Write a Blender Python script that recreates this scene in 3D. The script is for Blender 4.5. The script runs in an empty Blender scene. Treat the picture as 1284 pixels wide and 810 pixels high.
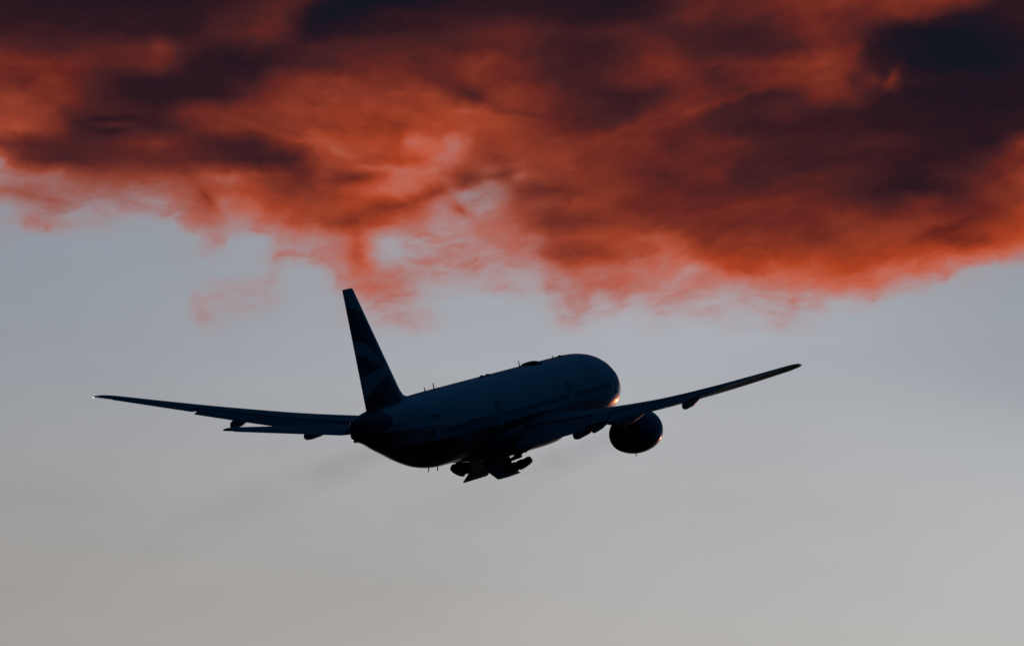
import bpy, bmesh, math, random
from math import radians, sin, cos, tan, pi, sqrt, atan2
from mathutils import Vector, Matrix

random.seed(7)
scene = bpy.context.scene
COL = scene.collection

# ------------------------------------------------------------------ camera
CAM_ELEV = radians(10.0)
cam_data = bpy.data.cameras.new('camera')
cam = bpy.data.objects.new('camera', cam_data)
COL.objects.link(cam)
cam.location = (0, 0, 1.7)
cam.rotation_euler = (radians(90) + CAM_ELEV, 0, 0)
cam_data.sensor_fit = 'HORIZONTAL'
cam_data.sensor_width = 36.0
F_PX = 9121.9                      # focal length for a frame 1284 units wide
cam_data.lens = F_PX * 36.0 / 1284.0
cam_data.clip_start = 0.5
cam_data.clip_end = 60000
scene.camera = cam
R0 = Vector((1, 0, 0))
D0 = Vector((0, cos(CAM_ELEV), sin(CAM_ELEV)))
U0 = Vector((0, -sin(CAM_ELEV), cos(CAM_ELEV)))

# ------------------------------------------------------------------ sun, exposure
SUN_AZ = radians(12.0)             # right of the view direction
SUN_EL = radians(4.5)
sun_dir = Vector((sin(SUN_AZ) * cos(SUN_EL), cos(SUN_AZ) * cos(SUN_EL), sin(SUN_EL)))
sd = bpy.data.lights.new('sun', 'SUN')
sd.energy = 0.09
sd.angle = radians(0.5)
sd.color = (1.0, 0.27, 0.08)
sun = bpy.data.objects.new('sun', sd)
COL.objects.link(sun)
sun.rotation_euler = (-sun_dir).to_track_quat('-Z', 'Y').to_euler()

scene.view_settings.view_transform = 'Standard'
scene.view_settings.look = 'None'
scene.view_settings.exposure = 0.0
scene.view_settings.gamma = 1.0
scene.view_settings.use_curve_mapping = False
scene.cycles.volume_step_rate = 1.0
scene.cycles.volume_max_steps = 256
scene.cycles.max_bounces = 6

# ------------------------------------------------------------------ sky
def lin(c):
    return tuple(((v / 255.0) / 12.92 if v / 255.0 <= 0.04045 else ((v / 255.0 + 0.055) / 1.055) ** 2.4) for v in c)

world = bpy.data.worlds.new('World')
scene.world = world
world.use_nodes = True
nt = world.node_tree
nt.nodes.clear()
NN, LL = nt.nodes.new, nt.links.new

def put(sock, val):
    if isinstance(val, bpy.types.NodeSocket):
        LL(val, sock)
    else:
        sock.default_value = val

def M(op, a, b=0.0, c=0.0, clamp=False):
    n = NN('ShaderNodeMath'); n.operation = op; n.use_clamp = clamp
    put(n.inputs[0], a); put(n.inputs[1], b)
    if op in ('MULTIPLY_ADD', 'SMOOTH_MIN', 'SMOOTH_MAX'):
        put(n.inputs[2], c)
    return n.outputs[0]

def MR(x, a, b, c=0.0, d=1.0, smooth=False):
    n = NN('ShaderNodeMapRange'); n.clamp = True
    n.interpolation_type = 'SMOOTHSTEP' if smooth else 'LINEAR'
    put(n.inputs['Value'], x)
    n.inputs['From Min'].default_value = a; n.inputs['From Max'].default_value = b
    n.inputs['To Min'].default_value = c; n.inputs['To Max'].default_value = d
    return n.outputs['Result']

def MIXF(f, a, b):
    n = NN('ShaderNodeMix'); n.data_type = 'FLOAT'
    put(n.inputs[0], f); put(n.inputs[2], a); put(n.inputs[3], b)
    return n.outputs[0]

def MIXC(f, a, b, blend='MIX'):
    n = NN('ShaderNodeMix'); n.data_type = 'RGBA'; n.blend_type = blend
    put(n.inputs[0], f)
    for s, v in ((n.inputs[6], a), (n.inputs[7], b)):
        if isinstance(v, bpy.types.NodeSocket):
            LL(v, s)
        else:
            s.default_value = (*v, 1.0)
    return n.outputs[2]

def DOT(v, c):
    n = NN('ShaderNodeVectorMath'); n.operation = 'DOT_PRODUCT'
    LL(v, n.inputs[0]); n.inputs[1].default_value = tuple(c)
    return n.outputs['Value']

def XYZ(x, y, z=0.0):
    n = NN('ShaderNodeCombineXYZ')
    put(n.inputs[0], x); put(n.inputs[1], y); put(n.inputs[2], z)
    return n.outputs[0]

def NOISE(vec, scale, detail=5.0, rough=0.55, dist=0.0, dims='3D'):
    n = NN('ShaderNodeTexNoise'); n.noise_dimensions = dims
    LL(vec, n.inputs['Vector'])
    n.inputs['Scale'].default_value = scale; n.inputs['Detail'].default_value = detail
    n.inputs['Roughness'].default_value = rough; n.inputs['Distortion'].default_value = dist
    return n

def RAMP(fac, stops, interp='LINEAR'):
    n = NN('ShaderNodeValToRGB'); cr = n.color_ramp; cr.interpolation = interp
    put(n.inputs[0], fac)
    cr.elements[0].position = stops[0][0]; cr.elements[1].position = stops[-1][0]
    for p, c in stops[1:-1]:
        cr.elements.new(p)
    for e, (p, c) in zip(cr.elements, stops):
        e.color = (*c, 1.0)
    return n.outputs[0]

tc = NN('ShaderNodeTexCoord')
dirv = tc.outputs['Generated']
depth = DOT(dirv, D0)
safe = M('MAXIMUM', depth, 0.02)
U = M('ADD', M('MULTIPLY', M('DIVIDE', DOT(dirv, R0), safe), F_PX), 642.0)      # sky chart, across
V = M('SUBTRACT', 405.0, M('MULTIPLY', M('DIVIDE', DOT(dirv, U0), safe), F_PX))  # sky chart, down
# large slow drift and finer curl of the cloud
P0 = XYZ(M('MULTIPLY', U, 0.01), M('MULTIPLY', V, 0.01), 3.7)
w1 = NOISE(P0, 0.85, 4.0, 0.55).outputs['Color']
w2 = NOISE(P0, 3.1, 5.0, 0.62).outputs['Color']
def comp(c, i):
    n = NN('ShaderNodeSeparateXYZ'); LL(c, n.inputs[0]); return n.outputs[i]
Uw = M('ADD', U, M('ADD', M('MULTIPLY', M('SUBTRACT', comp(w1, 0), 0.5), 20.0), M('MULTIPLY', M('SUBTRACT', comp(w2, 0), 0.5), 26.0)))
Vw = M('ADD', V, M('ADD', M('MULTIPLY', M('SUBTRACT', comp(w1, 1), 0.5), 16.0), M('MULTIPLY', M('SUBTRACT', comp(w2, 1), 0.5), 16.0)))

# cloud thickness chart: for each height a list of (across, thickness)
ROWS = [
 (-60, [(0,0.93),(300,0.92),(400,0.97),(520,0.97),(700,0.93),(900,0.86),(1050,0.78),(1200,0.86),(1284,0.92)]),
 (0, [(0,0.9),(80,0.91),(160,0.93),(240,0.91),(320,0.84),(370,0.8),(410,0.96),(480,1),(560,0.94),(640,0.9),(720,0.93),(800,0.93),(850,0.83),(880,0.76),(960,0.73),(1020,0.66),(1100,0.65),(1170,0.66),(1210,0.72),(1240,0.86),(1284,0.9)]),
 (20, [(0,0.89),(100,0.9),(160,0.89),(240,0.88),(290,0.83),(321,0.8),(350,0.78),(368,0.84),(385,0.95),(420,0.98),(480,0.9),(560,0.86),(640,0.87),(700,0.88),(780,0.9),(830,0.84),(870,0.75),(900,0.78),(960,0.79),(1010,0.7),(1070,0.73),(1120,0.7),(1150,0.73),(1175,0.84),(1210,0.96),(1284,0.89)]),
 (40, [(0,0.86),(80,0.87),(160,0.88),(240,0.86),(300,0.77),(345,0.75),(378,0.9),(400,0.93),(480,0.87),(560,0.84),(640,0.75),(720,0.84),(800,0.78),(880,0.84),(960,0.84),(1010,0.7),(1050,0.72),(1090,0.84),(1130,0.96),(1200,1),(1284,0.94)]),
 (60, [(0,0.77),(50,0.8),(120,0.8),(160,0.77),(185,0.73),(198,0.67),(220,0.77),(250,0.84),(300,0.87),(321,0.85),(360,0.86),(400,0.82),(450,0.79),(540,0.8),(600,0.76),(640,0.76),(680,0.83),(760,0.84),(800,0.79),(830,0.75),(880,0.82),(960,0.84),(1010,0.77),(1040,0.71),(1070,0.73),(1082,0.86),(1100,0.93),(1150,0.97),(1200,1),(1284,0.96)]),
 (80, [(0,0.67),(80,0.72),(160,0.77),(200,0.74),(240,0.88),(320,0.91),(355,0.86),(400,0.8),(480,0.72),(540,0.78),(600,0.66),(640,0.72),(720,0.83),(790,0.78),(830,0.67),(880,0.76),(960,0.7),(1010,0.63),(1060,0.65),(1085,0.84),(1130,0.92),(1180,1),(1240,1),(1284,0.94)]),
 (100, [(0,0.69),(30,0.72),(60,0.67),(90,0.71),(140,0.84),(170,0.88),(210,0.9),(321,0.86),(345,0.75),(370,0.69),(400,0.64),(460,0.62),(520,0.67),(560,0.74),(600,0.67),(680,0.78),(740,0.81),(780,0.75),(830,0.72),(870,0.73),(900,0.79),(930,0.73),(965,0.7),(1040,0.66),(1060,0.7),(1072,0.8),(1090,0.75),(1110,0.84),(1122,0.77),(1134,0.87),(1170,0.92),(1284,0.93)]),
 (120, [(0,0.58),(50,0.64),(95,0.7),(120,0.82),(160,0.89),(240,0.9),(300,0.84),(340,0.68),(400,0.62),(480,0.6),(540,0.56),(575,0.7),(600,0.72),(640,0.62),(700,0.74),(770,0.86),(830,0.8),(880,0.72),(940,0.84),(1000,0.8),(1040,0.68),(1100,0.86),(1180,0.94),(1284,0.93)]),
 (140, [(0,0.57),(40,0.59),(65,0.64),(80,0.76),(110,0.81),(160,0.84),(200,0.86),(225,0.77),(245,0.69),(280,0.69),(350,0.62),(420,0.59),(480,0.59),(520,0.57),(560,0.52),(590,0.5),(615,0.53),(640,0.57),(670,0.66),(700,0.74),(740,0.81),(790,0.84),(830,0.76),(860,0.69),(885,0.79),(940,0.85),(980,0.79),(1000,0.83),(1060,0.87),(1120,0.9),(1200,0.92),(1284,0.92)]),
 (160, [(0,0.5),(40,0.55),(75,0.7),(95,0.84),(160,0.88),(220,0.82),(260,0.7),(320,0.66),(400,0.62),(480,0.61),(540,0.55),(570,0.53),(600,0.53),(640,0.56),(700,0.74),(760,0.8),(810,0.7),(860,0.78),(920,0.86),(1000,0.87),(1100,0.88),(1200,0.91),(1284,0.9)]),
 (180, [(0,0.68),(30,0.75),(60,0.79),(100,0.79),(150,0.76),(190,0.68),(230,0.75),(300,0.83),(325,0.8),(380,0.57),(430,0.52),(460,0.56),(500,0.56),(512,0.44),(530,0.42),(550,0.46),(565,0.38),(580,0.42),(600,0.58),(640,0.57),(700,0.66),(740,0.68),(790,0.67),(820,0.72),(845,0.79),(900,0.73),(960,0.83),(1120,0.82),(1150,0.87),(1200,0.9),(1250,0.88),(1284,0.65)]),
 (200, [(0,0.26),(20,0.62),(60,0.78),(120,0.78),(180,0.74),(240,0.76),(320,0.84),(370,0.82),(400,0.62),(440,0.56),(490,0.6),(530,0.5),(562,0.4),(585,0.5),(620,0.6),(660,0.58),(720,0.64),(800,0.72),(880,0.74),(960,0.83),(1060,0.83),(1130,0.87),(1220,0.86),(1260,0.74),(1284,0.68)]),
 (220, [(0,0.24),(10,0.34),(70,0.42),(90,0.54),(140,0.56),(200,0.54),(225,0.56),(280,0.49),(330,0.6),(360,0.7),(390,0.76),(405,0.65),(430,0.67),(460,0.6),(515,0.39),(545,0.46),(568,0.55),(590,0.6),(610,0.44),(640,0.52),(655,0.44),(675,0.58),(740,0.62),(820,0.77),(900,0.71),(930,0.8),(1020,0.77),(1110,0.84),(1150,0.88),(1225,0.76),(1260,0.69),(1284,0.58)]),
 (240, [(0,0.42),(40,0.44),(80,0.4),(160,0.38),(210,0.42),(240,0.48),(300,0.5),(350,0.62),(400,0.64),(430,0.56),(455,0.5),(480,0.45),(520,0.46),(550,0.52),(575,0.37),(600,0.31),(625,0.36),(650,0.58),(700,0.67),(740,0.64),(800,0.67),(860,0.74),(920,0.78),(1000,0.78),(1060,0.82),(1130,0.89),(1170,0.87),(1220,0.74),(1284,0.62)]),
 (260, [(0,0.12),(25,0.22),(65,0.38),(85,0.24),(100,0.17),(140,0.17),(160,0.2),(175,0.17),(205,0.2),(255,0.48),(275,0.36),(300,0.4),(340,0.54),(400,0.55),(430,0.52),(470,0.56),(510,0.52),(540,0.41),(555,0.33),(575,0.38),(590,0.29),(610,0.24),(642,0.46),(680,0.59),(760,0.58),(800,0.68),(900,0.73),(1030,0.71),(1110,0.8),(1165,0.71),(1220,0.75),(1284,0.56)]),
 (280, [(0,0.08),(30,0.22),(60,0.28),(90,0.22),(160,0.09),(215,0.08),(245,0.34),(270,0.38),(300,0.26),(330,0.4),(400,0.54),(450,0.6),(490,0.44),(520,0.38),(545,0.3),(570,0.25),(600,0.34),(630,0.42),(655,0.5),(690,0.66),(740,0.66),(800,0.6),(850,0.67),(900,0.71),(980,0.72),(1040,0.68),(1090,0.62),(1150,0.62),(1210,0.68),(1284,0.56)]),
 (300, [(0,0.06),(25,0),(240,0.03),(255,0.14),(275,0.21),(295,0.04),(330,0.06),(345,0.23),(375,0.28),(410,0.33),(435,0.4),(455,0.42),(485,0.13),(510,0.2),(535,0.26),(580,0.3),(640,0.39),(675,0.41),(700,0.53),(740,0.52),(790,0.5),(830,0.48),(880,0.63),(960,0.61),(1000,0.61),(1030,0.69),(1080,0.58),(1130,0.59),(1170,0.64),(1200,0.69),(1240,0.61),(1284,0.48)]),
 (320, [(0,0),(200,0),(240,0.08),(275,0.1),(310,0.04),(350,0.22),(400,0.26),(430,0.36),(452,0.5),(472,0.24),(490,0.08),(520,0.16),(560,0.26),(600,0.26),(640,0.34),(675,0.42),(710,0.62),(760,0.56),(820,0.48),(850,0.46),(880,0.56),(940,0.58),(1000,0.57),(1060,0.58),(1120,0.56),(1170,0.5),(1220,0.5),(1284,0.32)]),
 (340, [(0,0),(260,0),(321,0.06),(345,0.14),(365,0.04),(400,0.05),(430,0.25),(445,0.38),(460,0.41),(475,0.32),(500,0.27),(560,0.22),(590,0.25),(650,0.18),(690,0.32),(710,0.43),(740,0.42),(780,0.42),(840,0.36),(870,0.29),(900,0.46),(930,0.52),(960,0.48),(980,0.42),(1060,0.51),(1090,0.48),(1110,0.38),(1140,0.43),(1165,0.42),(1190,0.3),(1210,0.12),(1284,0.02)]),
 (360, [(0,0),(230,0.02),(265,0.12),(300,0.15),(330,0.16),(370,0.04),(410,0.1),(440,0.26),(465,0.4),(500,0.3),(540,0.16),(600,0.15),(640,0.18),(690,0.22),(725,0.36),(745,0.42),(790,0.36),(840,0.3),(880,0.34),(920,0.27),(970,0.32),(1010,0.36),(1050,0.38),(1095,0.38),(1130,0.22),(1180,0.08),(1230,0.06),(1284,0)]),
 (380, [(0,0),(228,0),(240,0.14),(262,0.1),(280,0.12),(330,0.09),(350,0.06),(400,0.02),(430,0.08),(455,0.2),(475,0.24),(520,0.18),(545,0.05),(600,0),(640,0.05),(680,0.08),(725,0.3),(738,0.34),(750,0.18),(780,0.2),(810,0.15),(840,0.24),(860,0.26),(880,0.18),(910,0.12),(960,0.18),(1010,0.14),(1030,0.2),(1045,0.08),(1090,0.15),(1110,0.03),(1284,0)]),
 (400, [(0,0),(220,0),(240,0.14),(258,0.17),(285,0.1),(350,0.03),(420,0.06),(470,0.13),(510,0.18),(560,0.06),(620,0.02),(680,0.05),(715,0.2),(740,0.13),(790,0.08),(820,0.13),(870,0.08),(900,0.12),(950,0.1),(1000,0.12),(1040,0.04),(1090,0),(1284,0)]),
 (430, [(0,0),(1284,0)]),
]
fac = MR(Uw, -60.0, 1344.0)
cur = None
prev_v = None
for v, vals in ROWS:
    stops = [((x + 60.0) / 1404.0, (t, t, t)) for x, t in vals]
    r = RAMP(fac, stops, 'CARDINAL' if len(vals) > 3 else 'LINEAR')
    if cur is None:
        cur = r
    else:
        cur = MIXF(MR(Vw, prev_v, v), cur, r)
    prev_v = v
T = cur

def stroke(cx, cy, rx, ry, ang):
    """soft elongated lobe on the sky chart, 1 in the middle"""
    mp = NN('ShaderNodeMapping'); mp.vector_type = 'TEXTURE'
    LL(Pw, mp.inputs['Vector'])
    mp.inputs['Location'].default_value = (cx, cy, 0)
    mp.inputs['Rotation'].default_value = (0, 0, radians(ang))
    mp.inputs['Scale'].default_value = (rx, ry, 1)
    g = NN('ShaderNodeTexGradient'); g.gradient_type = 'QUADRATIC_SPHERE'
    LL(mp.outputs[0], g.inputs[0])
    return g.outputs['Fac']
Um = M('ADD', U, M('MULTIPLY', M('SUBTRACT', comp(w2, 0), 0.5), 22.0))
Vm = M('ADD', V, M('MULTIPLY', M('SUBTRACT', comp(w2, 1), 0.5), 14.0))
Pw = XYZ(Um, Vm, 0.0)
STROKES = [  # centre, half lengths, angle (down-right positive), amount
 (596, 121, 100, 12, 22, .09), (520, 250, 130, 12, -16, .12), (480, 190, 190, 60, 8, -.06), (1200, 325, 200, 30, -14, -.05), (615, 222, 80, 9, -14, .14), (485, 212, 90, 7, 3, -.10), (445, 223, 60, 9, -8, .12),
 (582, 266, 34, 9, 26, .16), (1118, 98, 34, 8, -58, -.16), (1108, 104, 40, 8, 30, -.08), (780, 162, 180, 14, -26, -.08),
 (130, 150, 90, 6, -6, .06), (150, 157, 60, 6, 4, -.08), (258, 246, 60, 10, 50, .10), (430, 192, 60, 9, 30, -.05), (655, 143, 90, 6, 6, .08),
 (900, 130, 120, 8, -20, -.08), (1010, 210, 160, 10, -14, .05), (980, 250, 180, 9, -10, -.05), (1180, 290, 120, 10, -16, .05), (700, 240, 160, 9, 12, .05),
 (340, 165, 160, 8, 20, -.05), (480, 150, 180, 8, 16, .04), (560, 330, 160, 7, 8, .06), (880, 372, 120, 6, -12, .06), (60, 250, 120, 6, 14, .07), (190, 262, 120, 5, 16, .07),
]
for cx, cy, rx, ry, a, amt in STROKES:
    T = M('MULTIPLY_ADD', stroke(cx, cy, rx*1.1, ry*1.4, a), amt, T)

# torn, streaky detail: finer noise drawn out along the drift of the cloud
def rotated(ang, sx, sy, off):
    mp = NN('ShaderNodeMapping'); mp.vector_type = 'TEXTURE'
    LL(XYZ(Uw, Vw, 0.0), mp.inputs['Vector'])
    mp.inputs['Location'].default_value = (off, off * .7, 0)
    mp.inputs['Rotation'].default_value = (0, 0, radians(ang))
    mp.inputs['Scale'].default_value = (sx, sy, 1)
    return mp.outputs[0]
nl = NOISE(rotated(14, 150, 62, 20), 1.0, 6.0, 0.47, 0.2).outputs['Fac']
nr = NOISE(rotated(-22, 170, 60, 90), 1.0, 6.0, 0.47, 0.2).outputs['Fac']
nz = MIXF(MR(U, 480, 760, smooth=True), nl, nr)
nf = NOISE(rotated(-8, 34, 22, 5), 1.0, 5.0, 0.5, 0.2).outputs['Fac']
dt = M('ADD', M('MULTIPLY', M('SUBTRACT', nz, 0.5), 0.15), M('MULTIPLY', M('SUBTRACT', nf, 0.5), 0.14))
sl = NOISE(rotated(17, 120, 9, 33), 1.0, 5.0, 0.6, 0.4).outputs['Fac']
sr = NOISE(rotated(-24, 130, 9, 61), 1.0, 5.0, 0.6, 0.4).outputs['Fac']
sf = MIXF(MR(U, 430, 720, smooth=True), sl, sr)
dt = M('ADD', dt, M('MULTIPLY', M('SUBTRACT', sf, 0.5), 0.075))
dt = M('MULTIPLY', dt, MR(T, 0.66, 0.86, 1.0, 0.45))
T = M('ADD', T, M('MULTIPLY', dt, MR(T, 0.0, 0.30)))
# thin torn veils where the cloud is nearly gone
vn = NOISE(rotated(-6, 50, 22, 12), 1.0, 6.0, 0.58, 0.35).outputs['Fac']
wisp = M('MULTIPLY', M('POWER', MR(vn, 0.40, 0.80), 1.3), 0.24)
T = M('ADD', T, M('MULTIPLY', wisp, M('MULTIPLY', MR(T, 0.02, 0.16), MR(T, 0.22, 0.45, 1.0, 0.0))))
T = M('MAXIMUM', T, 0.0)

# warmth: where low sun gets right through the cloud
W = M('ADD', MR(U, 0, 1284, .42, .70), 0.0)
for cx, cy, rx, ry, a, amt in [(610, 235, 120, 70, 0, -.9), (850, 360, 120, 60, 0, .15), (530, 190, 130, 70, 0, .5), (490, 240, 150, 60, -10, .5), (460, 320, 60, 120, 0, .4), (70, 90, 170, 90, 10, .35),
                               (1200, 315, 260, 60, -14, .8), (960, 330, 260, 60, 0, .5), (1060, 360, 160, 50, 0, .3), (320, 260, 120, 60, 20, .3),
                               (110, 240, 300, 90, 0, -.7), (680, 290, 70, 130, 0, -.35), (680, 380, 150, 60, 0, -.2), (450, 150, 200, 70, 0, .3)]:
    W = M('MULTIPLY_ADD', stroke(cx, cy, rx, ry, a), amt, W)
W = M('ADD', W, M('MULTIPLY', M('SUBTRACT', nf, 0.5), 0.5), clamp=True)
warm = RAMP(T, [(0.0, lin((196,118,102))), (.28, lin((196,94,66))), (.42, lin((198,82,44))), (.53, lin((172,64,34))), (.62, lin((136,50,30))),
                (.72, lin((104,36,29))), (.80, lin((74,32,33))), (.88, lin((48,24,30))), (.94, lin((32,22,32))), (1.0, lin((18,22,30)))])
mute = RAMP(T, [(0.0, lin((168,128,128))), (.28, lin((160,100,94))), (.42, lin((154,82,68))), (.53, lin((140,66,52))), (.62, lin((116,52,44))),
                (.72, lin((92,40,38))), (.80, lin((70,34,37))), (.88, lin((46,25,33))), (.94, lin((31,21,32))), (1.0, lin((18,22,30)))])
cloud_col = MIXC(W, mute, warm)
alpha = MR(T, -0.02, 0.54, smooth=True)

# clear sky: pale evening veil near the horizon, cool above and warm below
elev = M('MULTIPLY', M('ARCSINE', comp(dirv, 2)), 180.0 / pi)
veil = RAMP(MR(elev, 6.5, 13.0), [(0.0, lin((178,174,169))), (.16, lin((175,172,169))), (.34, lin((172,172,173))), (.52, lin((165,169,176))), (.75, lin((156,163,172))), (1.0, lin((146,154,166)))])
side_hi = RAMP(MR(U, -200, 1500), [(0.0, (.76,.78,.80)), (.16, (.83,.85,.87)), (.42, (.97,.97,.97)), (.58, (1.03,1.03,1.03)), (.74, (1.0,1.0,1.0)), (.88, (.85,.87,.89)), (1.0, (.8,.82,.85))])
side_lo = RAMP(MR(U, -200, 1500), [(0.0, (.80,.78,.76)), (.14, (.845,.83,.81)), (.5, (1.0,1.0,1.0)), (.86, (1.15,1.18,1.20)), (1.0, (1.2,1.23,1.25))])
side = MIXC(MR(V, 360, 760, smooth=True), side_hi, side_lo)
veil = MIXC(1.0, veil, side, 'MULTIPLY')
smear = NOISE(XYZ(M('MULTIPLY', U, 0.002), M('MULTIPLY', V, 0.005), 9.0), 1.2, 3.0, 0.5).outputs['Fac']
sm = MR(smear, 0.3, 0.7, 0.955, 1.035)
sm = M('MULTIPLY_ADD', stroke(60, 625, 520, 90, 4), -0.07, sm)
veil = MIXC(1.0, veil, XYZ(sm, sm, sm), 'MULTIPLY')

sky = NN('ShaderNodeTexSky'); sky.sky_type = 'NISHITA'; sky.sun_disc = False
sky.sun_elevation = SUN_EL; sky.sun_rotation = SUN_AZ
sky.altitude = 0; sky.air_density = 1.0; sky.dust_density = 1.5; sky.ozone_density = 3.0
# the chart covers the evening side of the sky; elsewhere the plain sky dome
front = M('MULTIPLY', MR(depth, 0.93, 0.988, smooth=True), 1.0)
inchart = MIXC(alpha, veil, cloud_col)
high = MR(elev, 13.5, 30.0, smooth=True)
bw = NN('ShaderNodeRGBToBW'); LL(sky.outputs[0], bw.inputs[0])
dome = MIXC(1.0, XYZ(bw.outputs[0], bw.outputs[0], bw.outputs[0]), (0.02, 0.13, 0.34), 'MULTIPLY')
hb = MR(elev, 8.0, 75.0, 0.35, 5.0)
dome = MIXC(1.0, dome, XYZ(hb, hb, hb), 'MULTIPLY')

bg_dome = NN('ShaderNodeBackground'); LL(dome, bg_dome.inputs[0]); bg_dome.inputs[1].default_value = 0.055
bg_chart = NN('ShaderNodeBackground'); LL(inchart, bg_chart.inputs[0]); bg_chart.inputs[1].default_value = 1.0
mx = NN('ShaderNodeMixShader')
LL(M('MULTIPLY', front, M('SUBTRACT', 1.0, high)), mx.inputs[0]); LL(bg_dome.outputs[0], mx.inputs[1]); LL(bg_chart.outputs[0], mx.inputs[2])
wo = NN('ShaderNodeOutputWorld'); LL(mx.outputs[0], wo.inputs[0])

# ------------------------------------------------------------------ materials
def material(name, base, rough=0.5, metallic=0.0, coat=0.0, noise=0.06, nscale=1.2, spec=0.5):
    m = bpy.data.materials.new(name); m.use_nodes = True
    t = m.node_tree; b = t.nodes['Principled BSDF']
    b.inputs['Roughness'].default_value = rough
    b.inputs['Metallic'].default_value = metallic
    b.inputs['Coat Weight'].default_value = coat
    b.inputs['Coat Roughness'].default_value = 0.08
    b.inputs['Specular IOR Level'].default_value = spec
    tcn = t.nodes.new('ShaderNodeTexCoord'); n = t.nodes.new('ShaderNodeTexNoise')
    t.links.new(tcn.outputs['Object'], n.inputs['Vector'])
    n.inputs['Scale'].default_value = nscale; n.inputs['Detail'].default_value = 6
    r = t.nodes.new('ShaderNodeMapRange')
    r.inputs['To Min'].default_value = 1 - noise; r.inputs['To Max'].default_value = 1 + noise
    t.links.new(n.outputs['Fac'], r.inputs['Value'])
    mm = t.nodes.new('ShaderNodeMix'); mm.data_type = 'RGBA'; mm.blend_type = 'MULTIPLY'
    mm.inputs[0].default_value = 1; mm.inputs[6].default_value = (*base, 1)
    cc = t.nodes.new('ShaderNodeCombineXYZ')
    for i in range(3):
        t.links.new(r.outputs[0], cc.inputs[i])
    t.links.new(cc.outputs[0], mm.inputs[7])
    t.links.new(mm.outputs[2], b.inputs['Base Color'])
    rr = t.nodes.new('ShaderNodeMapRange')
    rr.inputs['To Min'].default_value = max(0.02, rough - .06); rr.inputs['To Max'].default_value = min(1, rough + .08)
    t.links.new(n.outputs['Fac'], rr.inputs['Value']); t.links.new(rr.outputs[0], b.inputs['Roughness'])
    return m

NAVY = (0.012, 0.02, 0.06)
MAT = dict(
    white=material('white_paint', (0.62, 0.66, 0.70), 0.34, coat=0.25),
    navy=material('navy_paint', NAVY, 0.32, coat=0.3),
    pale=material('pale_fin_paint', (0.80, 0.81, 0.82), 0.34, coat=0.2),
    red=material('red_paint', (0.30, 0.02, 0.025), 0.35, coat=0.2),
    grey=material('grey_wing_paint', (0.26, 0.28, 0.30), 0.40),
    edge=material('polished_edge', (0.55, 0.56, 0.58), 0.28, metallic=0.9),
    dark=material('dark_metal', (0.03, 0.03, 0.032), 0.55, metallic=0.4),
    hot=material('exhaust_metal', (0.10, 0.09, 0.085), 0.5, metallic=0.8),
    tyre=material('tyre_rubber', (0.02, 0.02, 0.02), 0.8),
    rim=material('rim_metal', (0.4, 0.4, 0.4), 0.4, metallic=0.8),
    glass=material('window_glass', (0.01, 0.012, 0.016), 0.12),
    seam=material('panel_seam', (0.22, 0.24, 0.26), 0.6),
    ground=material('unseen_dark_ground', (0.035, 0.04, 0.028), 0.95, noise=0.35, nscale=0.02),
)
def emissive(name, col, strength):
    m = bpy.data.materials.new(name); m.use_nodes = True
    b = m.node_tree.nodes['Principled BSDF']
    b.inputs['Base Color'].default_value = (*col, 1)
    b.inputs['Emission Color'].default_value = (*col, 1); b.inputs['Emission Strength'].default_value = strength
    return m
MAT['lamp_white'] = emissive('white_lamp', (1, .97, .92), 1.3)
MAT['lamp_red'] = emissive('red_lamp', (1, .25, .2), 1.2)
MAT['lamp_green'] = emissive('green_lamp', (.95, .8, .78), 2)

# fuselage livery: white above, navy below a line that rises towards the nose
def livery():
    m = material('fuselage_livery', (0.62, 0.66, 0.70), 0.30, coat=0.3)
    t = m.node_tree; b = t.nodes['Principled BSDF']
    src = b.inputs['Base Color'].links[0].from_socket
    tcn = t.nodes.new('ShaderNodeTexCoord'); sp = t.nodes.new('ShaderNodeSeparateXYZ')
    t.links.new(tcn.outputs['Object'], sp.inputs[0])
    def tm(op, a, b_):
        n = t.nodes.new('ShaderNodeMath'); n.operation = op
        for s, v in ((n.inputs[0], a), (n.inputs[1], b_)):
            if isinstance(v, bpy.types.NodeSocket): t.links.new(v, s)
            else: s.default_value = v
        return n.outputs[0]
    f = tm('LESS_THAN', sp.outputs[2], -0.45)
    mx_ = t.nodes.new('ShaderNodeMix'); mx_.data_type = 'RGBA'
    t.links.new(f, mx_.inputs[0]); t.links.new(src, mx_.inputs[6]); mx_.inputs[7].default_value = (*NAVY, 1)
    f2 = tm('LESS_THAN', sp.outputs[0], -25.6)
    f = tm('MAXIMUM', f, f2); t.links.new(f, mx_.inputs[0])
    # skin joints: thin rings every 2.6 m and a few lengthwise laps
    ring = tm('LESS_THAN', tm('ABSOLUTE', tm('SUBTRACT', tm('FRACT', tm('DIVIDE', sp.outputs[0], 2.6), 0), 0.5), 0), 0.006)
    mx2 = t.nodes.new('ShaderNodeMix'); mx2.data_type = 'RGBA'; mx2.blend_type = 'MULTIPLY'
    t.links.new(tm('MULTIPLY', ring, 0.5), mx2.inputs[0]); t.links.new(mx_.outputs[2], mx2.inputs[6]); mx2.inputs[7].default_value = (.3, .3, .3, 1)
    t.links.new(mx2.outputs[2], b.inputs['Base Color'])
    return m
MAT['livery'] = livery()

# ------------------------------------------------------------------ mesh helpers (aircraft frame: s = metres aft of the nose, y = metres to its right, z = up)
S0 = 32.0
def L(s, y, z):
    return Vector((S0 - s, -y, z))

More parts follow.
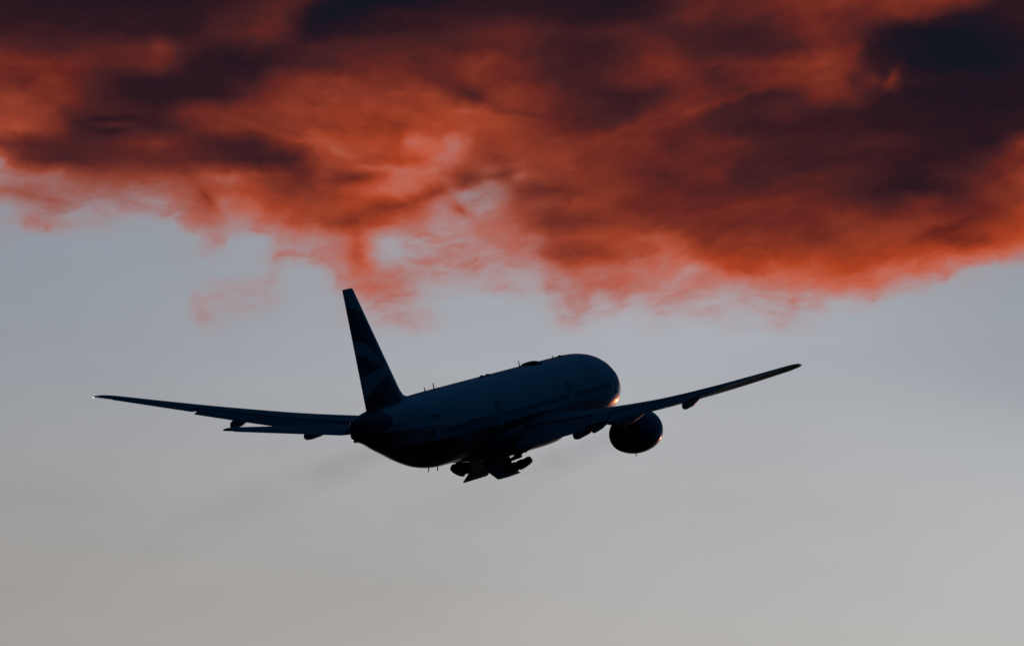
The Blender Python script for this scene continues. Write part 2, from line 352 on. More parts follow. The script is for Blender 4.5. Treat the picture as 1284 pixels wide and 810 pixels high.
def build(name, verts, faces, mat, parent=None, sharp=35, face_mats=None):
    me = bpy.data.meshes.new(name)
    me.from_pydata([tuple(v) for v in verts], [], faces)
    mats = mat if isinstance(mat, list) else [mat]
    for m_ in mats:
        me.materials.append(MAT[m_] if isinstance(m_, str) else m_)
    bm = bmesh.new(); bm.from_mesh(me)
    bmesh.ops.recalc_face_normals(bm, faces=bm.faces)
    bm.to_mesh(me); bm.free()
    if face_mats:
        for p, i in zip(me.polygons, face_mats): p.material_index = i
    for p in me.polygons: p.use_smooth = True
    me.set_sharp_from_angle(angle=radians(sharp))
    o = bpy.data.objects.new(name, me); COL.objects.link(o)
    if parent is not None: o.parent = parent
    return o

class MB:
    def __init__(self): self.v = []; self.f = []
    def loft(self, rings, cap0=True, cap1=True, closed=True):
        b = len(self.v); n = len(rings[0])
        for r in rings: self.v += list(r)
        for i in range(len(rings) - 1):
            for j in range(n if closed else n - 1):
                k = (j + 1) % n
                self.f.append((b + i*n + j, b + i*n + k, b + (i+1)*n + k, b + (i+1)*n + j))
        if cap0: self.f.append(tuple(b + j for j in range(n))[::-1])
        if cap1: self.f.append(tuple(b + (len(rings)-1)*n + j for j in range(n)))
        return self
    def tube(self, a, b_, r0, r1=None, n=12):
        r1 = r0 if r1 is None else r1
        d = (b_ - a).normalized(); x = d.orthogonal().normalized(); y = d.cross(x)
        rings = [[p + (x*cos(2*pi*k/n) + y*sin(2*pi*k/n))*r for k in range(n)] for p, r in ((a, r0), (b_, r1))]
        return self.loft(rings)
    def revolve(self, c, axis, prof, n=28, cap=True):
        """prof: list of (distance along axis, radius)"""
        d = axis.normalized(); x = d.orthogonal().normalized(); y = d.cross(x)
        rings = [[c + d*t + (x*cos(2*pi*k/n) + y*sin(2*pi*k/n))*max(r, .004) for k in range(n)] for t, r in prof]
        return self.loft(rings, cap, cap)
    def box(self, c, ax, ay, az):
        b = len(self.v)
        for sx in (-1, 1):
            for sy in (-1, 1):
                for sz in (-1, 1):
                    self.v.append(c + ax*sx + ay*sy + az*sz)
        for q in ((0,1,3,2),(4,6,7,5),(0,4,5,1),(2,3,7,6),(0,2,6,4),(1,5,7,3)):
            self.f.append(tuple(b + i for i in q))
        return self
    def build(self, name, mat, parent=None, sharp=35):
        return build(name, self.v, self.f, mat, parent, sharp)

def interp(tab, x):
    if x <= tab[0][0]: return tab[0][1:]
    for a, b in zip(tab, tab[1:]):
        if x <= b[0]:
            t = (x - a[0]) / (b[0] - a[0])
            return tuple(p + (q - p)*t for p, q in zip(a[1:], b[1:]))
    return tab[-1][1:]

def smooth_tab(tab, x):
    """monotone-ish cubic through the table"""
    n = len(tab)
    if x <= tab[0][0]: return tab[0][1:]
    if x >= tab[-1][0]: return tab[-1][1:]
    for i in range(n - 1):
        if x <= tab[i+1][0]:
            x0, x1 = tab[i][0], tab[i+1][0]; h = x1 - x0; t = (x - x0) / h
            out = []
            for c in range(1, len(tab[0])):
                def sl(j):
                    if j <= 0 or j >= n - 1: 
                        j0, j1 = max(j-1, 0), min(j+1, n-1)
                        return (tab[j1][c] - tab[j0][c]) / (tab[j1][0] - tab[j0][0])
                    a = (tab[j][c] - tab[j-1][c]) / (tab[j][0] - tab[j-1][0]); b = (tab[j+1][c] - tab[j][c]) / (tab[j+1][0] - tab[j][0])
                    return 0.0 if a*b <= 0 else 2*a*b/(a + b)
                m0, m1 = sl(i)*h, sl(i+1)*h; p0, p1 = tab[i][c], tab[i+1][c]
                out.append((2*t**3 - 3*t*t + 1)*p0 + (t**3 - 2*t*t + t)*m0 + (-2*t**3 + 3*t*t)*p1 + (t**3 - t*t)*m1)
            return tuple(out)

# ------------------------------------------------------------------ ground
g = MB(); N = 24; R = 30000.0
rings = []
for rr in (20, 200, 1200, 6000, R):
    rings.append([Vector((rr*cos(2*pi*k/48), rr*sin(2*pi*k/48), 0)) for k in range(48)])
g.loft(rings, cap0=True, cap1=False)
ground = g.build('ground', 'ground')  # out of view; dark sheet added so the underside of the jet stays black
ground['kind'] = 'structure'; ground['label'] = 'unseen dark ground added to keep the underside of the climbing jet black'

# ------------------------------------------------------------------ the airliner
yaw, pitch, roll = 0.3418730517987795, 0.09214085701209464, -0.04095476822401104
DIST = 599.23
Rx = Matrix(((1,0,0),(0,cos(roll),-sin(roll)),(0,sin(roll),cos(roll))))
Ry = Matrix(((cos(pitch),0,-sin(pitch)),(0,1,0),(sin(pitch),0,cos(pitch))))
Rz = Matrix(((sin(yaw),-cos(yaw),0),(cos(yaw),sin(yaw),0),(0,0,1)))
CamM = Matrix((R0, D0, U0)).transposed()
pos = cam.location + D0*DIST + R0*((607.81 - 642)/F_PX*DIST) + U0*(-(519.26 - 405)/F_PX*DIST)
rot = D0.rotation_difference((pos - cam.location).normalized()).to_matrix() @ CamM @ Rz @ Ry @ Rx
plane = bpy.data.objects.new('airliner', None); COL.objects.link(plane)
plane.empty_display_size = 5
plane.matrix_world = Matrix.Translation(pos) @ rot.to_4x4()
plane['label'] = 'dark twin-engine passenger jet climbing away below the red cloud with its wheels folding'
plane['category'] = 'airplane'

# fuselage
FUS = [(0.0,.03,.03,-1.05),(0.15,.42,.40,-1.04),(.5,.80,.78,-1.0),(1.0,1.14,1.12,-.92),(2.0,1.68,1.68,-.72),(3.5,2.26,2.28,-.42),(5,2.64,2.66,-.22),(7,2.94,2.95,-.08),
       (9,3.07,3.07,-.02),(10.5,3.1,3.1,0),(44,3.1,3.1,0),(46,3.08,3.07,.02),(48,2.97,2.96,.11),(51,2.68,2.62,.41),(54,2.24,2.16,.75),(57,1.70,1.72,1.09),
       (59.5,1.18,1.30,1.36),(61.3,.76,1.02,1.46),(62.3,.46,.86,1.48),(62.8,.16,.78,1.49)]
NR = 64
def fus_pt(s, ang, off=0.0):
    ry, rz, zc = smooth_tab(FUS, s)
    return L(s, (ry + off)*sin(ang), zc + (rz + off)*cos(ang))
ss = [0, .06, .15, .3, .5, .75, 1, 1.4, 2, 2.6, 3.2, 4, 5, 6, 7, 8, 9, 10.5] + [10.5 + i for i in range(2, 32, 2)] + [42.5 + .75*i for i in range(0, 27)] + [62.8]
fb = MB(); fb.loft([[fus_pt(s, 2*pi*k/NR) for k in range(NR)] for s in ss])
fus = fb.build('fuselage', 'livery', plane, 60)

def skin_patch(s0, s1, z0, z1, side, off, nseg=6, rounded=0.0):
    """thin plate hugging the fuselage side"""
    m = MB(); outer = []; inner = []
    pts = []
    if rounded:
        cs, cz = (s0+s1)/2, (z0+z1)/2; hs, hz = (s1-s0)/2, (z1-z0)/2
        for k in range(16):
            a = 2*pi*k/16
            ca, sa = cos(a), sin(a); e = 0.65
            pts.append((cs + hs*math.copysign(abs(ca)**e, ca), cz + hz*math.copysign(abs(sa)**e, sa)))
    else:
        pts = [(s0, z0), (s1, z0)] + [(s1, z0 + (z1-z0)*i/nseg) for i in range(1, nseg+1)] + [(s0, z1)] + [(s0, z1 - (z1-z0)*i/nseg) for i in range(1, nseg)]
    def P(s, z, o):
        ry, rz, zc = smooth_tab(FUS, s)
        c = max(-1, min(1, (z - zc)/rz)); a = math.acos(c)*side
        return L(s, (ry + o)*sin(a), zc + (rz + o)*cos(a))
    m.loft([[P(s, z, 0.0) for s, z in pts], [P(s, z, off) for s, z in pts]])
    return m

DOORS = [6.2, 18.8, 36.6, 50.6]
for side in (1, -1):
    for ds in DOORS:
        z0 = -.62 if ds < 50 else -.45
        d = skin_patch(ds - .62, ds + .62, z0 - .06, z0 + 2.02, side, .012).build('cabin_door', 'seam', fus, 30)
        dl = skin_patch(ds - .53, ds + .53, z0 + .03, z0 + 1.93, side, .022)
        base = len(d.data.vertices)
        # leaf and frame joined in one mesh with two materials
        me = d.data; me.materials.append(MAT['white'])
        vs = [tuple(v.co) for v in me.vertices] + [tuple(v) for v in dl.v]
        fs = [tuple(p.vertices) for p in me.polygons] + [tuple(i + base for i in f) for f in dl.f]
        nf0 = len(me.polygons)
        bpy.data.objects.remove(d)
        build('cabin_door', vs, fs, ['seam', 'white'], fus, 30, [0]*nf0 + [1]*len(dl.f))
nwin = 0
for i in range(84):
    s = 8.4 + i*0.533
    if min(abs(s - d) for d in DOORS) < .95 or i % 1 or s > 53: continue
    z = .22
    skin_patch(s - .13, s + .13, z - .19, z + .19, 1, .012, rounded=1).build('cabin_window', 'glass', fus, 30)
    nwin += 1
for side in (1, -1):
    for a, b, z0, z1 in ((2.0, 2.7, .15, .62), (2.8, 3.5, .32, .86), (3.55, 4.3, .5, 1.02)):
        skin_patch(a, b, z0, z1, side, .015).build('cockpit_window', 'glass', fus, 30)

# belly fairing
bf = MB(); rings = []
BF = [(16.2,.3,-2.7,.3),(17.5,1.5,-2.62,.66),(19.5,2.65,-2.42,1.12),(22,3.2,-2.25,1.42),(26,3.38,-2.15,1.55),(31,3.38,-2.12,1.58),(34.5,3.2,-2.15,1.48),(37.5,2.6,-2.3,1.15),(40,1.7,-2.5,.72),(42,.4,-2.75,.34)]
for i in range(40):
    s = 16.2 + (42 - 16.2)*i/39
    w, zc, h = smooth_tab(BF, s); ring = []
    for k in range(40):
        a = 2*pi*k/40; e = .72
        ring.append(L(s, w*math.copysign(abs(sin(a))**e, sin(a)), zc + h*math.copysign(abs(cos(a))**e, cos(a))))
    rings.append(ring)
bf.loft(rings); bf.build('belly_fairing', 'navy', plane, 60)

# ---- wings
def airfoil(n, x0=0.0, x1=1.0, tc=.11, camber=.018):
    """closed loop of (x, z) in chord fractions from x1 over the top to x0 and back under"""
    def th(x): return 5*tc*(.2969*sqrt(max(x, 0)) - .1260*x - .3516*x*x + .2843*x**3 - .1036*x**4)
    def cb(x): return camber*4*x*(1-x)*(.6 + .8*x)
    top, bot = [], []
    for i in range(n + 1):
        u = i/n; x = x0 + (x1 - x0)*(1 - cos(pi*u/2)) if x0 == 0 else x0 + (x1 - x0)*u
        t = max(th(x), .0015)
        top.append((x, cb(x) + t)); bot.append((x, cb(x) - t))
    loop = top[::-1]
    loop += bot[1:] if x0 == 0 else bot
    return loop

HALF = 30.45
def wing_station(y):
    ya = abs(y)
    s_le = 20.9 + .705*(ya - 3.1)
    if ya > 29.2: s_le += (ya - 29.2)**2*0.65
    te = 34.3 if ya < 9.6 else 34.3 + (ya - 9.6)*(42.75 - 34.3)/20.85
    z = smooth_tab([(0,-1.95),(3.1,-1.72),(9.2,-.88),(15,.08),(21.5,1.45),(25,2.27),(28.5,3.12),(30.45,3.60)], ya)[0]
    eta = max(0, (ya - 3.1)/27.35)
    tw = radians(1.0 - 6.2*eta**1.15)
    tc = .135 - .018*min(1, eta*2) + .02*max(0, eta - .6)
    return s_le, te - s_le, z, tw, tc

def wing_ring(y, x0, x1, n=12, dx=0.0, dz=0.0, defl=0.0, scale=1.0, hinge=None):
    s_le, c, z, tw, tc = wing_station(y)
    ring = []
    for x, zz in airfoil(n, x0, x1, tc):
        hx = x0 if hinge is None else hinge
        px, pz = (x - hx)*scale, zz*1.0
        if defl:
            px, pz = px*cos(defl) + pz*sin(defl), -px*sin(defl) + pz*cos(defl)
        X = hx + px + dx; Z = pz + dz
        ax = (X - .4)*c; az = Z*c
        # positive twist lifts the leading edge
        s = s_le + .4*c + ax*cos(tw) + az*sin(tw)
        zc = z - ax*sin(tw) + az*cos(tw)
        ring.append((s, y, zc))
    return ring

def span(a, b, n): return [a + (b - a)*i/n for i in range(n + 1)]

def make_wing(side):
    def ringL(r): return [L(s, y*side, z) for s, y, z in r]
    w = MB()
    ys = [1.0, 2.0, 3.1] + span(3.1, 9.6, 6)[1:] + span(9.6, 29.4, 18)[1:] + [29.8, 30.1, 30.32, 30.45]
    rings = []
    for y in ys:
        r = wing_ring(y, 0.0, .74, 14)
        if y > 30.1:   # round the tip off
            s_le, c, z, tw, tc = wing_station(y); k = .75 if y < 30.4 else .25
            zc = sum(p[2] for p in r)/len(r)
            r = [(p[0], p[1], zc + (p[2]-zc)*k) for p in r]
        rings.append(ringL(r))
    w.loft(rings)
    wing = w.build('wing', 'grey', plane, 40)
    def device(name, y0, y1, x0, x1, n, dx, dz, defl, scale=1.0, mat='grey'):
        m = MB(); m.loft([ringL(wing_ring(y, x0, x1, 8, dx, dz, radians(defl), scale)) for y in span(y0, y1, n)])
        return m.build(name, mat, wing, 40)
    device('inboard_flap', 3.3, 9.3, .74, 1.0, 4, .035, -.012, 14, 1.0)
    device('flaperon', 9.5, 11.5, .752, 1.0, 2, .0, .0, 8)
    device('outboard_flap', 11.7, 22.6, .74, 1.0, 6, .04, -.010, 9, 1.0)
    device('aileron', 22.8, 28.8, .752, 1.0, 5, .0, .0, 4)
    device('wing_tip_panel', 28.9, 30.35, .745, 1.0, 3, .0, .0, 0)
    # leading edge slats, moved forward and down
    for y0, y1, n in ((4.6, 8.6, 3), (11.0, 17.0, 4), (17.1, 23.2, 4), (23.3, 29.0, 4)):
        device('slat', y0, y1, 0.0, .11, n, -.03, -.022, -12, 1.0, 'edge')
    # flap track fairings hanging under the trailing edge
    for y0, s0, s1, zt, r, tip in ((8.5, 27.6, 34.7, -1.30, .46, -1.72), (10.4, 31.0, 35.4, -.98, .27, -1.35), (13.6, 31.4, 38.4, -.40, .38, -.55), (19.6, 34.8, 39.4, .90, .34, .66)):
        f = MB(); rr = []
        for i in range(17):
            t = i/16
            rad = r*(min(1, (t/.45))**.7)*(1 - max(0, (t - .72)/.28)**2.2)**.5 + .02
            s = s0 + (s1 - s0)*t
            sw = wing_station(y0)
            zc = zt + (tip - zt)*t**1.6 - .15
            ring = [L(s, side*(y0 + rad*.62*cos(2*pi*k/18)), zc + rad*1.15*sin(2*pi*k/18)) for k in range(18)]
            rr.append(ring)
        f.loft(rr); f.build('flap_fairing', 'grey', wing, 50)
    # vane of static wicks near the tip
    for y0 in (24.0, 26.0, 27.8, 29.2):
        s_le, c, z, tw, tc = wing_station(y0)
        p = L(s_le + c*.99, side*y0, z - .59*c*sin(tw)*1.0)
        MB().tube(p, p + Vector((-.38, 0, .0)), .014, .006, 6).build('static_wick', 'dark', wing)
    # navigation lamp at the tip: leading edge pod and the white lamp at the trailing corner
    s_le, c, z, tw, tc = wing_station(30.2)
    lamp = MB(); lc = L(s_le + c*.22, side*30.28, z + .02)
    lamp.revolve(lc, Vector((1, 0, 0)), [(-.16, .01), (-.1, .05), (0, .06), (.1, .05), (.16, .01)], 12)
    o = lamp.build('wing_tip_lamp', 'lamp_red' if side < 0 else 'lamp_green', wing)
    lamp = MB(); lc = L(s_le + c*.99, side*30.25, z + .08)
    lamp.revolve(lc, Vector((1, 0, 0)), [(-.1, .01), (-.06, .05), (.05, .06), (.1, .01)], 12)
    lamp.build('strobe_lamp', 'lamp_white' if side < 0 else 'glass', wing)
    return wing

wing_l = make_wing(-1)
wing_r = make_wing(1)

# ---- tailplane
def lifting(name, side, stations, x0, x1, n, mat, parent, vertical=False, defl=0.0, tc=.095, sharp=40, extra=None):
    """stations: (span position, LE s, chord, height)"""
    m = MB(); rings = []
    for y, s_le, c, z in stations:
        ring = []
        for x, zz in airfoil(n, x0, x1, tc, 0.0):
            px, pz = x - x0, zz
            px, pz = px*cos(defl) + pz*sin(defl)*0, pz - px*sin(defl)
            s = s_le + (x0 + px)*c; q = pz*c
            ring.append(L(s, q, y) if vertical else L(s, side*y, z + q))
        rings.append(ring)
    m.loft(rings)
    return m, rings

def sections(a, b, n):
    return [tuple(p + (q - p)*i/n for p, q in zip(a, b)) for i in range(n + 1)]
for side in (-1, 1):
    A = (.6, 53.5, 7.3, 1.05); B = (10.77, 61.3, 2.4, 2.05)
    st = sections(A, B, 10); st[-1] = (10.77, 61.7, 1.9, 2.05)
    st.insert(-1, (10.6, 61.25, 2.38, 2.03))
    m, _ = lifting('horizontal_stabilizer', side, st, 0.0, .70, 12, 'grey', plane)
    hs = m.build('horizontal_stabilizer', 'grey', plane, 40)
    st2 = sections(A, B, 10)[1:-1]
    m, _ = lifting('elevator', side, st2, .708, 1.0, 8, 'grey', plane, defl=radians(2))
    m.build('elevator', 'grey', hs, 40)

# fin with its painted pattern: fine grid so that the bands follow curves
def fin_colour(s, z):
    """0 navy, 1 pale, 2 deep red; u runs forward from the rudder edge, v down from the tip (decimetre-like units)"""
    le = 51.3 + (z - 3.34)*(60.6 - 51.3)/(12.6 - 3.34); te = 59.28 + (z - 2.67)*(62.78 - 59.28)/(12.53 - 2.67)
    q = (s - le)/(te - le)
    u = (62.7 - s)*6.1 + (12.55 - z)*.93
    v = (12.55 - z)*16.2 - (62.7 - s)*1.6
    if q < .15: return 1
    if v < 22 + u*.12: return 1
    y1 = 64 + ((u - 15)/33.0)**2*28; y2 = 83 + max(0, u - 22)*.45
    if y1 < v < y2: return 1
    y3 = 112 - (u - 20)*.60; y4 = y3 + 15 + max(0, 49 - u)*.75
    if y3 < v < y4 and u > 19: return 1
    if v > y4 and 34 < u < 54 and v < 150: return 2
    return 0
fin_st = []
def fin_line(z):
    le = 51.3 + (z - 3.34)*(60.6 - 51.3)/(12.6 - 3.34)
    te = 59.28 + (z - 2.67)*(62.78 - 59.28)/(12.53 - 2.67)
    if z < 4.0: le -= (4.0 - z)**2*.55
    return le, te
zs = [1.6, 2.0, 2.3, 2.67, 3.0, 3.34, 3.7, 4.0] + [4.0 + .12*i for i in range(1, 70)] + [12.38, 12.48]
for z in zs:
    le, te = fin_line(z); fin_st.append((z, le, te - le, 0))
le, te = fin_line(12.55); fin_st.append((12.60, le + .18, te - le - .2, 0))
m, _ = lifting('vertical_fin', 1, fin_st, 0.0, .68, 26, 'navy', plane, vertical=True, tc=.09)
fm = []
for f in m.f:
    c = sum((m.v[i] for i in f), Vector())/len(f); fm.append(fin_colour(S0 - c.x, c.z) if len(f) == 4 else 1)
fin = build('vertical_fin', m.v, m.f, ['navy', 'pale', 'red'], plane, 50, fm)
m, _ = lifting('rudder', 1, [t for t in fin_st if t[0] >= 2.0], .688, 1.0, 14, 'navy', plane, vertical=True, tc=.09, defl=radians(0.5))
fm = []
for f in m.f:
    c = sum((m.v[i] for i in f), Vector())/len(f); fm.append(fin_colour(S0 - c.x, c.z) if len(f) == 4 else 1)
build('rudder', m.v, m.f, ['navy', 'pale', 'red'], fin, 50, fm)
# dorsal fillet
fl = MB(); rr = []
for i in range(9):
    t = i/8; s = 48.6 + 4.2*t; h = 3.05 + 1.0*t**2.2; w = .06 + .26*t
    rr.append([L(s, -w, 2.7), L(s, -w*.8, 3.05 + (h-3.05)*.5), L(s, 0, h), L(s, w*.8, 3.05 + (h-3.05)*.5), L(s, w, 2.7)])
fl.loft(rr); fl.build('fin_fillet', 'white', fin, 60)
# tail details
MB().revolve(L(62.78, 0, 1.78), Vector((-1, 0, 0)), [(-.4, .13), (.06, .15), (.08, .11), (-.2, .09)], 16).build('exhaust_pipe', 'hot', fus)
MB().revolve(L(62.9, 0, .80), Vector((-1, 0, 0)), [(-.10, .02), (-.05, .035), (.03, .04), (.08, .02)], 12).build('tail_lamp', 'lamp_white', fus)
ts = MB(); ts.loft([[L(51.2 + 1.9*t + 0, .16*cos(a)*(sin(pi*t)**.5 + .05), -2.02 + t*.36 - .0 + .17*sin(a)*(sin(pi*t)**.5 + .05)) for a in [2*pi*k/10 for k in range(10)]] for t in [i/8 for i in range(9)]])
ts.build('tail_skid', 'dark', fus)
# blade antennas, satellite dome, beacons
def blade(s, z, h, up=1, chord=.34):
    m = MB(); rr = []
    for t in (0, .5, 1):
        c = chord*(1 - .45*t); off = .22*t
        rr.append([L(s + off - c/2, 0, z + up*h*t), L(s + off, .03*(1-.4*t), z + up*h*t), L(s + off + c/2, 0, z + up*h*t), L(s + off, -.03*(1-.4*t), z + up*h*t)])
    m.loft(rr); return m.build('blade_antenna', 'dark', fus)
blade(45.7, 3.05, .42); blade(43.6, 3.08, .55); blade(22.6, 3.08, .55)
blade(46.1, -2.98, .38, -1); blade(44.0, -3.08, .42, -1); blade(14.0, 3.08, .25)
def dome(name, s0, s1, z, w, h, mat):
    m = MB(); rr = []
    for i in range(17):
        t = i/16; k = max(.02, (1 - abs(2*t - 1)**3.0)**.6)
        rr.append([L(s0 + (s1-s0)*t, w*k*cos(a), z + h*k*max(sin(a), -.3)) for a in [2*pi*j/24 for j in range(24)]])
    m.loft(rr); return m.build(name, mat, fus, 60)
dome('satellite_dome', 17.9, 21.4, 2.9, .78, .42, 'dark')
dome('beacon', 30.3, 31.0, 3.06, .2, .17, 'dark'); dome('beacon', 31.7, 32.4, 3.06, .2, .17, 'dark')
dome('small_dome', 12.0, 12.6, 3.06, .18, .16, 'dark')

# ---- engines
def make_engine(side):
    ax = Vector((-1, 0, 0)); c0 = L(19.5, side*9.58, -2.80)
    n = MB()
    n.revolve(c0, ax, [(.10, 1.30), (.02, 1.42), (0, 1.50), (.10, 1.62), (.5, 1.73), (1.4, 1.80), (2.6, 1.80), (3.8, 1.70), (4.8, 1.52), (5.1, 1.45), (5.08, 1.40), (4.2, 1.44), (2.6, 1.42), (1.2, 1.38), (.3, 1.30), (.10, 1.30)], 48, cap=False)
    eng = n.build('engine', 'navy', plane, 50)
    MB().revolve(c0, ax, [(-.02, 1.44), (-.035, 1.50), (.08, 1.63), (.28, 1.695), (.30, 1.66), (.1, 1.5)], 48, cap=False).build('inlet_lip', 'edge', eng, 50)
    MB().revolve(c0, ax, [(1.9, .3), (2.1, .95), (3.5, 1.0), (4.6, .98), (5.6, .80), (6.3, .62), (6.32, .56), (5.6, .60)], 32).build('core_cowl', 'hot', eng, 50)
    MB().revolve(c0, ax, [(5.4, .42), (6.2, .38), (6.9, .20), (7.2, .03)], 20).build('exhaust_cone', 'hot', eng, 50)
    fan = MB()
    fan.revolve(c0, ax, [(1.0, .02), (1.15, .18), (1.5, .36), (1.8, .42), (1.95, .42)], 20)
    for k in range(22):
        a = 2*pi*k/22; rad = Vector((0, cos(a), sin(a))); tan_ = Vector((0, -sin(a), cos(a)))
        rr = []
        for t in (0, .5, 1):
            r = .38 + t*.98; tw = radians(35 + 28*t); wd = .16 + .08*t
            d = ax*cos(tw) + tan_*sin(tw); nn = d.cross(rad).normalized()*.015
            cc = c0 + ax*1.6 + rad*r
            rr.append([cc - d*wd + nn, cc + d*wd + nn, cc + d*wd - nn, cc - d*wd - nn])
        fan.loft(rr)
    fan.build('fan', 'dark', eng, 30)
    # closing wall behind the fan so that the inlet is dark
    MB().revolve(c0, ax, [(2.3, 1.41), (2.36, 1.41)], 32).build('fan_bulkhead', 'dark', eng, 30)
    # pylon from nacelle crown up to the wing
    p = MB(); rr = []
    for s, zt, zb, w in ((20.6, -.98, -1.2, .04), (21.6, -.72, -1.3, .20), (23.2, -.45, -1.5, .24), (25.2, -.42, -1.9, .24), (27.4, -.80, -1.75, .22), (29.6, -.95, -1.45, .16), (31.0, -1.1, -1.3, .04)):
        rr.append([L(s, side*9.7 + dy, z) for dy, z in ((-w, zb), (w, zb), (w*.9, zt), (-w*.9, zt))])
    p.loft(rr); p.build('pylon', 'grey', eng, 40)
    MB().tube(L(22.4, side*9.7, -4.48), L(22.65, side*9.7, -4.80), .05, .03, 8).build('drain_mast', 'dark', eng)
    # small strake on the inboard shoulder of the nacelle
    a = radians(50)
    k = L(21.0, side*(9.7 - 1.72*cos(a)), -2.72 + 1.78*sin(a)); up = Vector((0, -side*(-cos(a)), sin(a)))
    st = MB(); st.loft([[k, k + Vector((-1.3, 0, 0)), k + Vector((-1.3, .02, 0)), k + Vector((0, .02, 0))], [k + up*.05 + Vector((-.3, 0, 0)), k + up*.34 + Vector((-1.25, 0, 0)), k + up*.34 + Vector((-1.25, .02, 0)), k + up*.05 + Vector((-.3, .02, 0))]])
    st.build('strake', 'navy', eng)
    return eng
make_engine(1); make_engine(-1)

# ---- main landing gear, half folded inwards
def make_gear(side):
    th = radians(57)
    piv = L(31.2 if side < 0 else 31.7, side*(5.1 if side < 0 else 5.0), -1.9)
    leg = Vector((0, -side*-sin(th), -cos(th))); leg = Vector((0, side*sin(th), -cos(th)))   # local +Y is the left wing, so this leans to the centre line
    axle = Vector((0, cos(th), side*sin(th)))
    foot = piv + leg*3.5
    g_ = MB(); g_.tube(piv, piv + leg*2.3, .26, .24, 16); g_.tube(piv + leg*2.2, foot, .16, .16, 14)
    g_.tube(piv + Vector((1.7, 0, .1)), piv + leg*1.9, .09, .09, 10)
    g_.tube(piv + Vector((-1.5, 0, .15)), piv + leg*1.7, .08, .08, 10)
    g_.tube(piv + leg*1.2 + axle*.1, L(31.2, side*2.3, -2.4), .08, .08, 10)
    g_.tube(piv + leg*2.4 + Vector((-.28, 0, 0)), foot + Vector((-.5, 0, 0)) - leg*.2, .05, .05, 8)
    strut = g_.build('landing_gear', 'dark', plane, 40)
    fw = (Vector((1, 0, 0))*cos(radians(6)) + leg*-sin(radians(6))).normalized()
    MB().tube(foot + fw*1.62, foot - fw*1.62, .15, .15, 12).build('bogie_beam', 'dark', strut)
    for d in (1.46, 0, -1.46):
        for q in (-.70, .70):
            c = foot + fw*d + axle*q
            w = MB()
            w.revolve(c, axle, [(-.15, .30), (-.27, .34), (-.29, .52), (-.23, .64), (-.12, .69), (.12, .69), (.23, .64), (.29, .52), (.27, .34), (.15, .30)], 28)
            w.revolve(c, axle, [(-.27, .10), (-.27, .14), (.27, .14), (.27, .10)], 12)
            w.build('wheel', 'tyre', strut, 35)
    # belly door swung down beside the centre line
    hinge_y = .30*side
    d = MB()
    if side < 0: outline = [(28.2, -.1), (34.9, -.1), (34.3, 1.2), (34.7, 2.0), (29.0, 1.98), (28.3, 1.3)]
    else: outline = [(27.8, -.1), (34.2, -.1), (34.3, 1.2), (33.3, 1.95), (31.0, 2.0), (27.9, 1.95), (28.7, 1.4)]
    dv = Vector((0, 0, -1)); tilt = radians(30)
    dirn = Vector((0, -side*sin(tilt), -cos(tilt))); nrm = Vector((0, cos(tilt), -side*sin(tilt)))
    def P(s, q, o): return L(s, hinge_y, -3.62) + dirn*q + nrm*o
    d.loft([[P(s, q, -.05) for s, q in outline], [P(s, q, .05) for s, q in outline]])
    d.build('gear_door', 'navy', plane, 30)
    # strut fairing door that follows the leg
    d = MB(); c = piv + leg*1.2 - axle*side*.0
    o = Vector((0, side*.0, 0))
    out = axle*(-side)*-.34
    d.box(piv + leg*1.6 + axle*(side*.40), Vector((1.35, 0, 0)), leg*1.5, axle*.03)
    d.build('strut_door', 'grey', strut, 30)
make_gear(1); make_gear(-1)

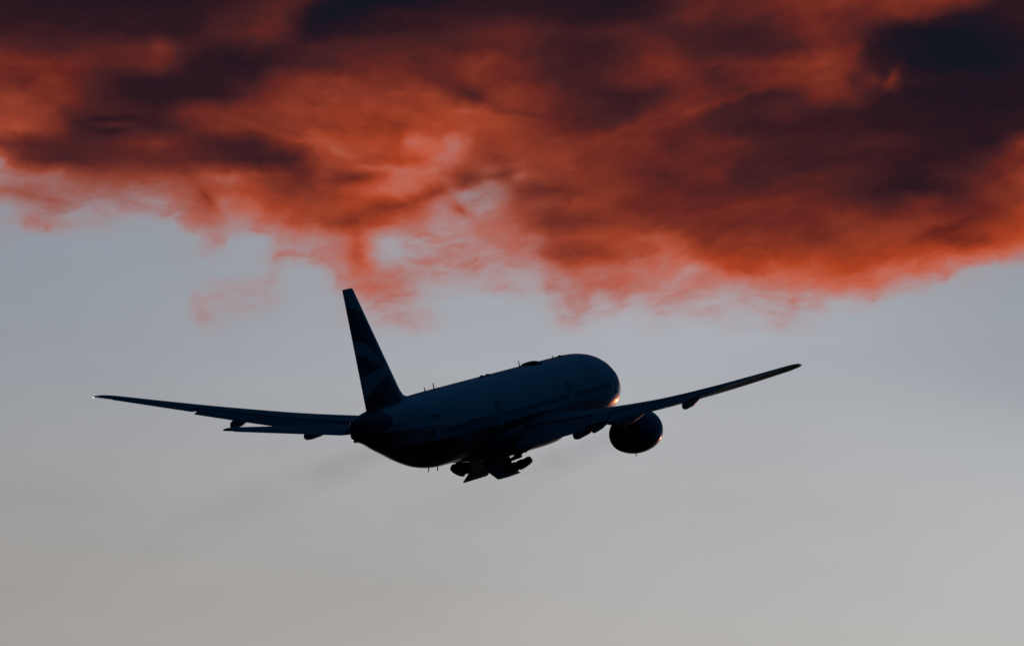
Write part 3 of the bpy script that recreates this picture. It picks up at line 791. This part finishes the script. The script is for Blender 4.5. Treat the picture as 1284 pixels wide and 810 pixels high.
# ------------------------------------------------------------------ exhaust smoke: thin real volumes behind each engine
def smoke_material(name, dens):
    m = bpy.data.materials.new(name); m.use_nodes = True; t = m.node_tree; t.nodes.clear()
    out = t.nodes.new('ShaderNodeOutputMaterial'); v = t.nodes.new('ShaderNodeVolumePrincipled')
    v.inputs['Color'].default_value = (.10, .095, .09, 1); v.inputs['Anisotropy'].default_value = .3
    tcn = t.nodes.new('ShaderNodeTexCoord'); sp = t.nodes.new('ShaderNodeSeparateXYZ'); t.links.new(tcn.outputs['Object'], sp.inputs[0])
    def tm(op, a, b_=0.0, c=0.0):
        n = t.nodes.new('ShaderNodeMath'); n.operation = op
        for s, val in zip(n.inputs, (a, b_, c)):
            if isinstance(val, bpy.types.NodeSocket): t.links.new(val, s)
            else: s.default_value = val
        return n.outputs[0]
    x, y, z = sp.outputs
    rad = tm('MULTIPLY_ADD', x, .035, 1.1)
    rr = tm('DIVIDE', tm('SQRT', tm('ADD', tm('MULTIPLY', y, y), tm('MULTIPLY', z, z))), rad)
    edge = tm('MAXIMUM', tm('SUBTRACT', 1.0, tm('MULTIPLY', rr, rr)), 0.0)
    ns = t.nodes.new('ShaderNodeTexNoise'); mp = t.nodes.new('ShaderNodeMapping'); mp.inputs['Scale'].default_value = (.09, .35, .35)
    t.links.new(tcn.outputs['Object'], mp.inputs[0]); t.links.new(mp.outputs[0], ns.inputs['Vector']); ns.inputs['Scale'].default_value = 1; ns.inputs['Detail'].default_value = 3
    nn = tm('MAXIMUM', tm('MULTIPLY_ADD', ns.outputs['Fac'], 3.2, -1.0), 0.0)
    fade = tm('DIVIDE', 1.0, tm('MULTIPLY', rad, rad))
    end = tm('MAXIMUM', tm('SUBTRACT', 1.0, tm('DIVIDE', x, 118.0)), 0.0)
    den = tm('MULTIPLY', tm('MULTIPLY', tm('MULTIPLY', edge, nn), tm('MULTIPLY', fade, end)), dens)
    t.links.new(den, v.inputs['Density']); t.links.new(v.outputs[0], out.inputs['Volume'])
    return m
for side, lab in ((-1, 'thin brown smoke trailing from the left engine behind the tail cone'), (1, 'faint brown smoke trailing behind the right engine beside the folded wheels')):
    rings = []
    for i in range(25):
        x = 120*i/24; r = 1.1 + .035*x
        rings.append([Vector((x, r*cos(2*pi*k/16), r*sin(2*pi*k/16))) for k in range(16)])
    m = MB(); m.loft(rings)
    o = m.build('exhaust_smoke', smoke_material('thin_smoke', .072 if side < 0 else .06))
    start = plane.matrix_world @ L(26.6, side*9.7, -2.75)
    d = (rot @ Vector((-1, 0, -.035))).normalized()
    q = Vector((1, 0, 0)).rotation_difference(d)
    o.matrix_world = Matrix.Translation(start) @ q.to_matrix().to_4x4()
    o['label'] = lab; o['category'] = 'smoke'; o['kind'] = 'stuff'; o['group'] = 'smoke trails behind the engines'
